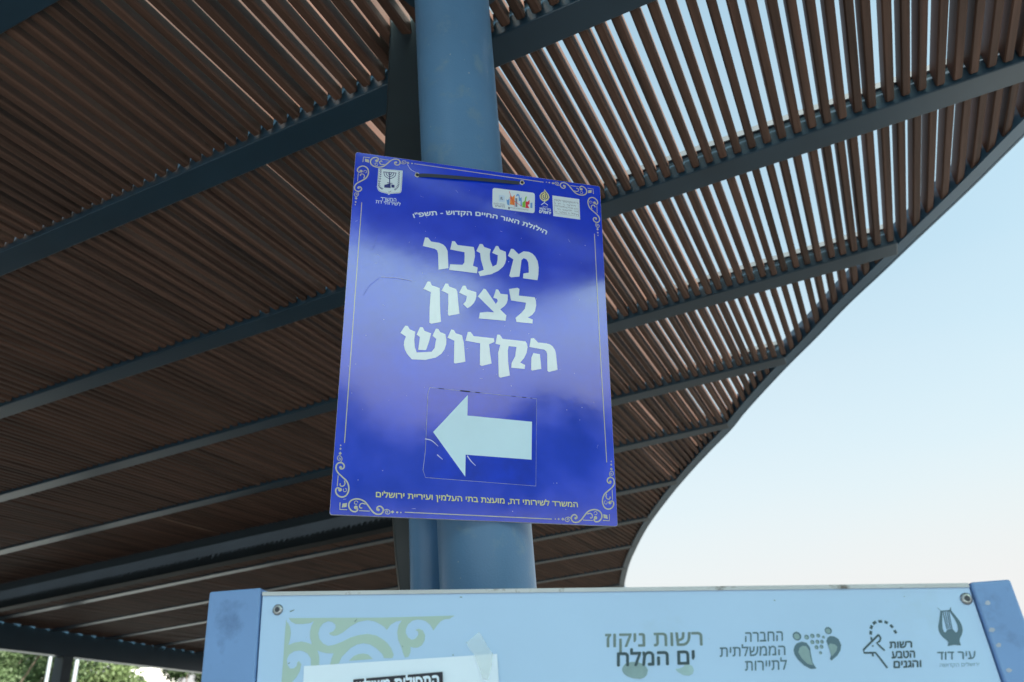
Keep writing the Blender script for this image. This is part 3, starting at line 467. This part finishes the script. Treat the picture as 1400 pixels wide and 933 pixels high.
# shallow dark outline round the big words, then the words
def grow(pts, d):
    n = len(pts); area = sum(pts[i][0]*pts[(i+1) % n][1]-pts[(i+1) % n][0]*pts[i][1] for i in range(n)); s = 1 if area > 0 else -1; out = []
    for i, p in enumerate(pts):
        a, b = pts[i-1], pts[(i+1) % n]
        n1 = Vector((p[1]-a[1], a[0]-p[0])); n2 = Vector((b[1]-p[1], p[0]-b[0]))
        n1 = n1.normalized() if n1.length else n2.normalized(); n2 = n2.normalized() if n2.length else n1
        v = n1 + n2; v = v/max(.5, v.length_squared/2) ; out.append((p[0]+v.x*d*s, p[1]+v.y*d*s))
    return out
shapes_mesh('lettering', sh, M['ink_white'], sign, SF, A3, so)['label'] = 'three lines of big white Hebrew words'
v, f = glyphs(D['arc'][0]); path = smooth_pts([tuple(p) for p in D['arc'][1]], 8)
acc = [0]
for a, b in zip(path, path[1:]): acc.append(acc[-1] + math.hypot(b[0]-a[0], b[1]-a[1]))
def on_arc(a, b):
    s = a*acc[-1]; i = 0
    while i < len(acc)-2 and acc[i+1] < s: i += 1
    t = (s-acc[i])/(acc[i+1]-acc[i]); p, q = path[i], path[i+1]; dx, dy = q[0]-p[0], q[1]-p[1]; l = math.hypot(dx, dy)
    return (p[0]+dx*t + dy/l*b*D['arc'][2], p[1]+dy*t - dx/l*b*D['arc'][2])
shapes_mesh('arched_lettering', [('tri', [on_arc(*p) for p in v], f, .75)], M['ink_white'], sign, SF, A3, so)
shapes_mesh('ministry_lettering', [text('min1', .15), text('min2', .15)], M['ink_white'], sign, SF, A3, so)
shapes_mesh('footer_lettering', [text('foot', .45)], M['ink_yellow'], sign, SF, A3, so)
# border lines and corner ornaments
sh = [('stroke', p, 2.0) for p in D['lines']]
O_ = D['orn']
def orn(fn, swap):
    g = lambda p: fn(*(p[::-1] if swap else p)); r = []
    r.append(('stroke', [g(p) for p in O_['scroll']], 3.2, True)); r.append(('stroke', [g(p) for p in O_['hook']], 2.4, True)); r.append(('stroke', [g(p) for p in O_['link']], 1.7, True))
    r.append(('stroke', [g(p) for p in O_['base']], 1.6))
    for p, q in zip(O_['balls'], (4.2, 3.2, 1.8, 0, 1.4)):
        if q: r.append(('disc', g(p), q))
    r.append(('stroke', [g((O_['balls'][3][0]+4*math.cos(t), O_['balls'][3][1]+4*math.sin(t))) for t in [k*.55 for k in range(11)]], 1.4))
    for p, q in zip(O_['dots'], (3.6, 2.6, 1.9)): r.append(('poly', [g((p[0]+dx*q*1.15, p[1]+dy*q)) for dx, dy in ((1,0),(0,1),(-1,0),(0,-1))]))
    return r
c = cs
fns = [lambda x, y: (c[3][0]+x, c[3][1]-y), lambda x, y: (c[2][0]-x, c[2][1]-y), lambda x, y: (c[0][0]+x, c[0][1]+y), lambda x, y: (c[1][0]-x, c[1][1]+y)]
for fn in fns:
    s4 = orn(fn, False) + orn(fn, True) + [('stroke', [fn(*p) for p in O_['L']], 1.8), ('poly', [fn(*p) for p in O_['diamond']])]
    shapes_mesh('corner_ornament', s4, M['ink_cream'], sign, SF, A2, so)
shapes_mesh('border_line', sh, M['ink_cream'], sign, SF, A2, so)
# state emblem: shield, lamp with seven arms, two branches
em = shapes_mesh('emblem', [('poly', D['shield'])], M['ink_white'], sign, SF, A2, so)
sh = [('stroke', p, 1.9 if i else 2.6, 0 < i < 4) for i, p in enumerate(D['men_arms'])] + [('poly', p) for p in D['men_base']]
for br, sgn in zip(D['laurel'], (1, -1)):
    bp = smooth_pts([tuple(p) for p in br], 4); sh.append(('stroke', bp, .7))
    for i in range(1, len(bp)-1):
        x, y = bp[i]
        for q in (-1, 1): sh.append(('poly', [(x, y), (x+q*3.0, y-2.6), (x+q*2.8, y-5.2), (x+q*.4, y-2.2)]))
bp = grow(D['shield'], -2.0); sh.append(('stroke', bp + bp[:1], .6))
v, f = glyphs('ישראל'); pl, pr, pt = D['shield_txt']; pl = [pl[0]+14, pl[1]+1]; pr = [pr[0]-14, pr[1]+1]
sh.append(('tri', [(pl[0]+(pr[0]-pl[0])*a, pl[1]+(pr[1]-pl[1])*a-4.2*b) for a, b in v], f))
shapes_mesh('emblem_drawing', sh, M['ink_navy'], em, SF, A3, so)
# city logo
lg = shapes_mesh('city_logo', [('poly', D['logo_rect'])], M['ink_white'], sign, SF, A2, so)
for k in ('ltblue', 'blue', 'orange', 'grey', 'green', 'red'):
    for p in [p for q, p in D['logo_bits'] if q == k]: shapes_mesh('logo_figure', [('poly', p)], M['c_'+k], lg, SF, A3, so)
shapes_mesh('crossing_lines', [('stroke', p, 1.3) for p in D['logo_x']], M['c_red'], lg, SF, A4, so)
bx = D['logo_bits'][0][1]; cx = sum(p[0] for p in bx)/4; cy = sum(p[1] for p in bx)/4
sh = [text('lg1'), text('lg2', .2), text('lg3')]
sh += [('poly', [(cx-3,cy+6),(cx-4,cy-2),(cx-1,cy-6),(cx+2,cy-4),(cx+1,cy),(cx+4,cy+2),(cx+3,cy+6),(cx+1,cy+3),(cx-1,cy+3)])]
p = D['logo_rect'][8]; sh.append(('poly', [(p[0]-14, p[1]-10), (p[0]-9, p[1]-9), (p[0]-9, p[1]-2), (p[0]-14, p[1]-3)]))
shapes_mesh('logo_lettering', sh, M['c_grey'], lg, SF, A3, so)
# flame logo
fl = shapes_mesh('flame_logo', [('poly', D['flame'])], M['ink_yellow'], sign, SF, A2, so)
shapes_mesh('flame_lines', [('stroke', p, 2.2, True) for p in D['flame_in']], M['ink_navy'], fl, SF, A3, so)
shapes_mesh('flame_lettering', [('stroke', p, 2.2, i == 1) for i, p in enumerate(D['flame_st'])] + [text('fl1'), text('fl2', .35), text('fl3', .6)], M['ink_white'], fl, SF, A2, so)
# white rectangle with a drawn facade
wr = shapes_mesh('white_label', [('poly', D['wh_rect'])], M['ink_white'], sign, SF, A2, so)
q = [Vector(p) for p in D['wh_in']]; bl = lambda a, b: tuple((q[0]*(1-a)+q[1]*a)*(1-b) + (q[3]*(1-a)+q[2]*a)*b)
sh = [('stroke', [bl(0,0), bl(1,0), bl(1,1), bl(0,1), bl(0,0)], .8)]
for r in range(5):
    x = .02
    while x < .95:
        w = rnd.uniform(.03, .09); y = r*.2 + rnd.uniform(.02, .07)
        if rnd.random() < .75: sh.append(('stroke', [bl(x, y), bl(min(1, x+w), y+rnd.uniform(-.01,.05)), bl(min(1, x+w*.8), y+rnd.uniform(.06,.11))], 1.3))
        x += w + .012
shapes_mesh('label_drawing', sh, M['c_grey'], wr, SF, A3, so)
# arrow sticker
st = shapes_mesh('arrow_sticker', [('poly', D['sticker'])], M['film'], sign, SF, A2, so)
shapes_mesh('arrow', [('poly', D['arrow'])], M['arrow'], st, SF, A4, so)
k = D['sticker']; shapes_mesh('film_rim', [('stroke', k + k[:1], 1.0)], M['film_rim'], st, SF, A3, so)
def lerp(a, b, t): return (a[0]+(b[0]-a[0])*t, a[1]+(b[1]-a[1])*t)
dk = [('stroke', [lerp(k[0], k[1], a), lerp(k[0], k[1], b)], w) for a, b, w in ((.08,.13,1.6),(.28,.37,3.2),(.42,.46,2.2),(.76,.8,1.3),(.86,.9,1.6),(.94,.96,1.2))]
for q in dk: shapes_mesh('lifted_film', [q], M['ink_black'], st, SF, A4, so)
for i, p in enumerate(D['scratch']): shapes_mesh('scratch', [('stroke', p, 1.7 if i < 2 else 3.0, True, .4 if i < 2 else .6)], M['scratch'], sign, SF, .0015, so)
rs = random.Random(11); sh = []
for i in range(22):
    x, y = rs.uniform(15, 690), rs.uniform(15, 950); a = rs.uniform(0, 6.3); l = rs.uniform(2, 11)
    sh.append(('stroke', [(x, y), (x+l*math.cos(a), y+l*math.sin(a))], rs.uniform(.25, .6)))
for i in range(60): sh.append(('disc', (rs.uniform(15, 690), rs.uniform(15, 950)), rs.uniform(.4, 1.1)))
tag(shapes_mesh('fine_wear', sh, M['scratch'], sign, SF, .0002, so), kind='stuff')
for p in D['scuff']: shapes_mesh('scuff', [('stroke', p, 4, True, .5)], M['scuff'], sign, SF, .0003, so)
# punched holes with torn rims
for h in D['holes']:
    rim = [(h[0]+(6.6+rs.uniform(-1.6,1.8))*math.cos(t), h[1]+(7.2+rs.uniform(-1.6,1.8))*math.sin(t)) for t in [2*math.pi*i/14 for i in range(14)]]
    g = shapes_mesh('strap_hole', [('poly', rim)], M['ink_cream'], sign, SF, A2, so)
    shapes_mesh('hole_mouth', [('disc', h, 4.6)], M['hole'], g, SF, A3, so)

# strap: across the front, through the holes, round the pipe
fp = [SF(p[0], p[1], o_) for p, o_ in zip(D['strap'], (-.002, .004, .006, .0055, .004, -.002))]
zc = SF(D['holes'][0][0], D['holes'][0][1], 0); back = []
hl, hr = fp[0], fp[-1]
pc = pipe_c(.5*(hl.z+hr.z)-1.6); ax = d
e1 = SU - ax*SU.dot(ax); e1.normalize(); e2 = ax.cross(e1); e2 = e2 if e2.dot(NV) > 0 else -e2
for i in range(13):
    t = math.pi*i/12; back.append(pc + e1*.1225*math.cos(t) + e2*.1225*math.sin(t))
loop = [fp[-1] + NV*.012] + back + [fp[0] + NV*.012]
mb = MB()
def ribbon(mb, pts, w, th, updir):
    rings = []
    for i, p in enumerate(pts):
        a = pts[max(i-1, 0)]; b = pts[min(i+1, len(pts)-1)]; t = (b-a).normalized(); up = (updir - t*updir.dot(t)).normalized(); nn = t.cross(up)
        rings.append([p+up*w/2+nn*th/2, p-up*w/2+nn*th/2, p-up*w/2-nn*th/2, p+up*w/2-nn*th/2])
    mb.loft(rings)
fps = [Vector(p) for p in smooth_pts([tuple(p) for p in fp], 5)]
ribbon(mb, fps, .0105, .0014, -SV); ribbon(mb, loop, .0085, .0014, ax)
tag(mb.build('strap', M['strap'], None), 'thin black plastic strap through two holes at the top of the blue sign', 'strap')
STRAP = bpy.data.objects['strap']
o_ = Vector(fp[2]); STRAP.data.transform(Matrix.Translation(-o_)); STRAP.location = o_

# ---------------------------------------------------------------- information board
BO, BU, BN = Vector(D['board_o']), Vector(D['board_u']), Vector(D['board_n'])
def BF(X, Z, off): return BO + EYE + BU*(X/1000) + Vector((0,0,Z/1000)) + BN*off
tr = D['board_tr']; W = tr[0]; sl = tr[1]/W
bo = BF(W/2, sl*W/2, 0); bo.z = 0
bd = empty('information_board', bo)
tag(bd, 'wide pale blue information board between two blue grey steel posts, with four printed logos', 'information board')
def bslab(mb, x0, x1, z0, z1, f0, f1):    # z measured from the sloping top edge
    mb.loft([[BF(x0, sl*x0+z0, o), BF(x1, sl*x1+z0, o), BF(x1, sl*x1+z1, o), BF(x0, sl*x0+z1, o)] for o in (f0, f1)])
mb = MB(); bslab(mb, 2, W-2, -900, -1.5, -.022, 0); mb.build('panel', M['board'], bd, bo)
mb = MB(); bslab(mb, 2, W-2, -5.0, 1.5, .0005, .003); mb.build('rim', M['board_rim'], bd, bo)
for (x0, x1, zt) in ((-96, -.5, D['post_l'][0][1]), (W+.5, W+63, D['post_r'][0][1])):
    mb = MB(); lo = -(BO.z+1.6)*1000 + 1
    mb.loft([[BF(x0, lo, o), BF(x1, lo, o), BF(x1, zt+(sl*(x1-x0))*.25, o), BF(x0, zt, o)] for o in (-.05, .006)])
    bevel(mb.build('post', M['post'], bd, bo), .004, 3)
for h in D['screws']:
    mb = MB(); cpt = BF(h[0], h[1], 0)
    r = [(9.5, 0), (9.5, .0012), (8.5, .003), (5.5, .0045), (4.6, .0045), (4.2, .0025)]
    mb.loft([[BF(h[0]+a*math.cos(t), h[1]+a*math.sin(t), b) for t in [2*math.pi*i/24 for i in range(24)]] for a, b in r]); s_ = mb.build('screw', M['screw'], bd, bo, True)
    shapes_mesh('recess', [('disc', h, 4.0)], M['screw_dk'], s_, BF, .0046, bo)
shapes_mesh('scroll_ornament', [('poly', D['orn_b']), ('poly', D['orn_b2']), ('poly', [(D['orn_b'][-30][0], -165), (33, -165), (22, -860), (14, -860)])], M['orn'], bd, BF, .0005, bo)
shapes_mesh('drainage_authority_lettering', [text('b9', .5)], M['grey_ink'], bd, BF, .0006, bo)
shapes_mesh('dead_sea_lettering', [text('b10', .8)], M['slate_dk'], bd, BF, .0009, bo)
shapes_mesh('wave_mark', [('poly', D['swoosh'][0])], M['slate_lt'], bd, BF, .0006, bo)
shapes_mesh('wave_mark', [('poly', D['swoosh'][1])], M['wave_lt'], bd, BF, .0006, bo)
shapes_mesh('tourism_lettering', [text('b1', .2), text('b2', .2), text('b3', .2)], M['slate'], bd, BF, .0006, bo)
ft = shapes_mesh('footprint_mark', [('poly', p) for p in D['feet']] + [('disc', p[0], math.hypot(p[1][0]-p[0][0], p[1][1]-p[0][1])) for p in D['feet_dots']], M['slate'], bd, BF, .0006, bo)
shapes_mesh('footprint_inner', [('poly', p) for p in D['feet_in']] + [('disc', (p[0][0]-.6, p[0][1]-.5), .68*math.hypot(p[1][0]-p[0][0], p[1][1]-p[0][1])) for p in D['feet_dots']], M['slate_lt'], ft, BF, .0009, bo)  # lighter ink printed inside the footprints and dots
shapes_mesh('nature_authority_lettering', [text('b4', .55), text('b5', .55), text('b6', .55)], M['slate_dk'], bd, BF, .0006, bo)
e_ = D['ibex_eye']
shapes_mesh('ibex_mark', [('stroke', p, 2.9) for p in D['ibex']] + [('stroke', p, 4.2) for p in D['ibex_horn']] + [('disc', e_[0], 1.3)], M['slate_dk'], bd, BF, .0006, bo)
shapes_mesh('lyre_mark', [('poly', D['lyre'])] + [('stroke', p, 1.5) for p in D['lyre_st']], M['slate'], bd, BF, .0006, bo)
shapes_mesh('city_lettering', [text('b7', .2)], M['slate'], bd, BF, .0006, bo)
shapes_mesh('small_city_lettering', [text('b8')], M['blue_lt'], bd, BF, .0006, bo)
rs = random.Random(5); sh = [('stroke', p, 2.0, True, .5) for p in D['marks'][:2]] + [('stroke', p, 1.4) for p in D['marks'][2:]]
for i in range(26): sh.append(('disc', (rs.uniform(20, 1170), rs.uniform(-880, -10) + sl*600), rs.uniform(.4, 1.2)))
shapes_mesh('scuff', sh, M['grey_ink'], bd, BF, .0008, bo)
for p in D['dents']: shapes_mesh('chipped_paint', [('poly', [(p[0]+rs.uniform(3, 6)*math.cos(t), p[1]+rs.uniform(2, 4.5)*math.sin(t)) for t in [2*math.pi*q/9 for q in range(9)]])], M['dent'], bd, BF, .0066, bo)
# taped paper notice
pp = D['paper']; dn = Vector((pp[3][0]-pp[0][0], pp[3][1]-pp[0][1])).normalized()
pa, pb = Vector(pp[0]), Vector(pp[1]); pcn = pb + Vector((-2, -470)); pdn = pa + Vector((-2, -470))
nv_, nu_ = 14, 10; V = []; Fc = []
for j in range(nv_+1):
    for i in range(nu_+1):
        a, b = i/nu_, j/nv_; p = (pa*(1-a)+pb*a)*(1-b) + (pdn*(1-a)+pcn*a)*b
        V.append(BF(p.x, p.y, .0012 + .0025*math.sin(a*5+b*3)**2*b + (.0015 if i in (0, nu_) else 0)))
for j in range(nv_):
    for i in range(nu_): k = j*(nu_+1)+i; Fc.append((k, k+1, k+nu_+2, k+nu_+1))
po = BF(pa.x, pa.y, 0)
pn = empty('paper_notice', po); tag(pn, 'white paper notice with a black heading taped onto the pale board', 'notice')
link('sheet', V, Fc, M['paper'], pn, po, True)
s0, s1 = Vector(D['strip'][0]), Vector(D['strip'][1]); dn = Vector((0, -1)); ux = (s1-s0).normalized()
shapes_mesh('heading_bar', [('poly', [s0, s1, s1+dn*34, s0+dn*34])], M['ink_black'], pn, BF, .0052, po)
v, f = glyphs('התפילות משולש'); t0 = s0+ux*5+dn*25; t1 = s1-ux*7+dn*25
shapes_mesh('heading_lettering', [('tri', [tuple(t0+(t1-t0)*a - dn*b*20) for a, b in v], f, .8)], M['paper'], pn, BF, .0056, po)
shapes_mesh('tape', [('poly', D['tape'])], M['tape'], pn, BF, .006, po)

# ---------------------------------------------------------------- far left: trees, house, poles
def leaf_mat(name, col, v):
    m = mat(name, col, .55, spec=.3, var=.45, vscale=.9)
    nt = m.node_tree; P = nt.nodes['Principled BSDF']; src = P.inputs['Base Color'].links[0].from_socket
    tr_ = nt.nodes.new('ShaderNodeBsdfTranslucent'); nt.links.new(src, tr_.inputs['Color'])
    mx = nt.nodes.new('ShaderNodeMixShader'); mx.inputs[0].default_value = .45
    nt.links.new(P.outputs[0], mx.inputs[1]); nt.links.new(tr_.outputs[0], mx.inputs[2]); nt.links.new(mx.outputs[0], nt.nodes['Material Output'].inputs[0])
    return m
LM = [leaf_mat('bright_leaf', (.10,.14,.055), 0), leaf_mat('green_leaf', (.075,.115,.05), 1), leaf_mat('grey_leaf', (.09,.115,.08), 2), leaf_mat('dark_leaf', (.035,.06,.022), 3)]
def tree(name, label, az, dist, h, rad, lm, seed, nleaf=26000, ls=.115):
    r = random.Random(seed); a = math.radians(az); o = Vector((dist*math.sin(a), dist*math.cos(a), 0))
    t = empty(name, o); tag(t, label, 'tree', 'trees beyond the far side of the pergola')
    mb = MB(); th = h*.35
    mb.path_tube([(0,0,0), (.08,.03,th*.5), (-.04,.06,th), (.1,0,h*.6)], [.2,.15,.12,.05], 10)
    cl = []
    for k in range(26):
        while True:
            p = Vector((r.uniform(-1,1), r.uniform(-1,1), r.uniform(-1,1)))
            if p.length < 1: break
        c = Vector((p.x*rad, p.y*rad, h*.58 + p.z*h*.42)); cl.append((c, r.uniform(.28,.5)*rad))
        if k < 9: mb.path_tube([(-.04,.06,th), tuple(c*.5 + Vector((0,0,th*.5))), tuple(c)], [.08,.05,.015], 6)
    autosmooth(mb.build('trunk', M['trunk'], t))
    V = []; Fc = []
    for i in range(nleaf):
        c, cr = cl[r.randrange(len(cl))]; dv = Vector((r.gauss(0,1), r.gauss(0,1), r.gauss(0,1))).normalized(); p = c + dv*cr*(.55+.5*r.random())
        if p.z < .25: continue
        x = Vector((r.gauss(0,1), r.gauss(0,1), r.gauss(0,1))); x = (x - dv*x.dot(dv)*.5).normalized(); y = x.orthogonal().normalized(); s = ls*r.uniform(.6, 1.3); n0 = len(V)
        V += [p-x*s, p-y*s*.5, p+x*s, p+y*s*.5]; Fc.append((n0, n0+1, n0+2, n0+3))
    link('crown', V, Fc, lm, t)
    return t
tree('broadleaf_tree', 'mid green leafy tree left of the dark pergola post', -33.5, 42.6, 10.2, 4.44, LM[1], 1)
tree('broadleaf_tree', 'bright yellow green tree right of the dark pergola post', -28.2, 48.1, 9.9, 2.68, LM[0], 2)
tree('broadleaf_tree', 'grey green tree between the bright tree and the white house', -26.6, 61.1, 9.4, 1.39, LM[2], 3)
tree('broadleaf_tree', 'dark green tree right of the white house beside the board post', -22.9, 59.2, 10.8, 1.85, LM[3], 4)
tree('broadleaf_tree', 'deep green tree at the far left edge, behind the mid green leafy tree', -38.0, 51.8, 12.8, 5.92, LM[3], 6)
a = math.radians(-25.0); ho = Vector((84*math.sin(a), 84*math.cos(a), 0))
hs = empty('white_house', ho, math.radians(20)); hs.scale = (1.5, 1.5, 1.5); tag(hs, 'small white flat roofed house among the far trees', 'house')
mb = MB(); mb.box(-1.6, 1.25, -2, 4, 0, 7.25); mb.box(1.26, 5, -1, 4, 0, 6.2); mb.build('wall', M['wall'], hs)
mb = MB(); mb.box(-1.75, 1.4, -2.15, 4.15, 7.252, 7.42); mb.build('roof', M['wall'], hs)
for x in (-1.0, .35):
    for z in (2.6, 5.2):
        mb = MB(); mb.box(x-.38, x+.38, -2.03, -1.995, z-.55, z+.55); wn = mb.build('window', M['wall'], hs)
        mb = MB(); mb.box(x-.32, x+.32, -2.036, -2.031, z-.49, z+.49); mb.build('pane', M['glass'], wn)
for az, dist, h, rr_, lab, nm in ((-30.75, 17.5, 6.6, .036, 'slim grey metal pole left of the dark pergola post', 'light_pole'), (-29.3, 19.5, 4.02, .05, 'short white pole right of the dark pergola post with a round cap', 'light_pole')):
    a = math.radians(az); o = Vector((dist*math.sin(a), dist*math.cos(a), 0)); t = empty(nm, o); tag(t, lab, 'pole')
    mb = MB(); mb.tube((0,0,0), (0,0,h), rr_, rr_*.8, 16); autosmooth(mb.build('shaft', M['pole'], t))
    mb = MB(); mb.loft([[(rr_*1.6*s*math.cos(2*math.pi*i/16), rr_*1.6*s*math.sin(2*math.pi*i/16), h+zz) for i in range(16)] for s, zz in ((1,0),(1.1,.06),(.8,.13),(.3,.17))]); mb.build('cap', M['pole'], t, None, True)
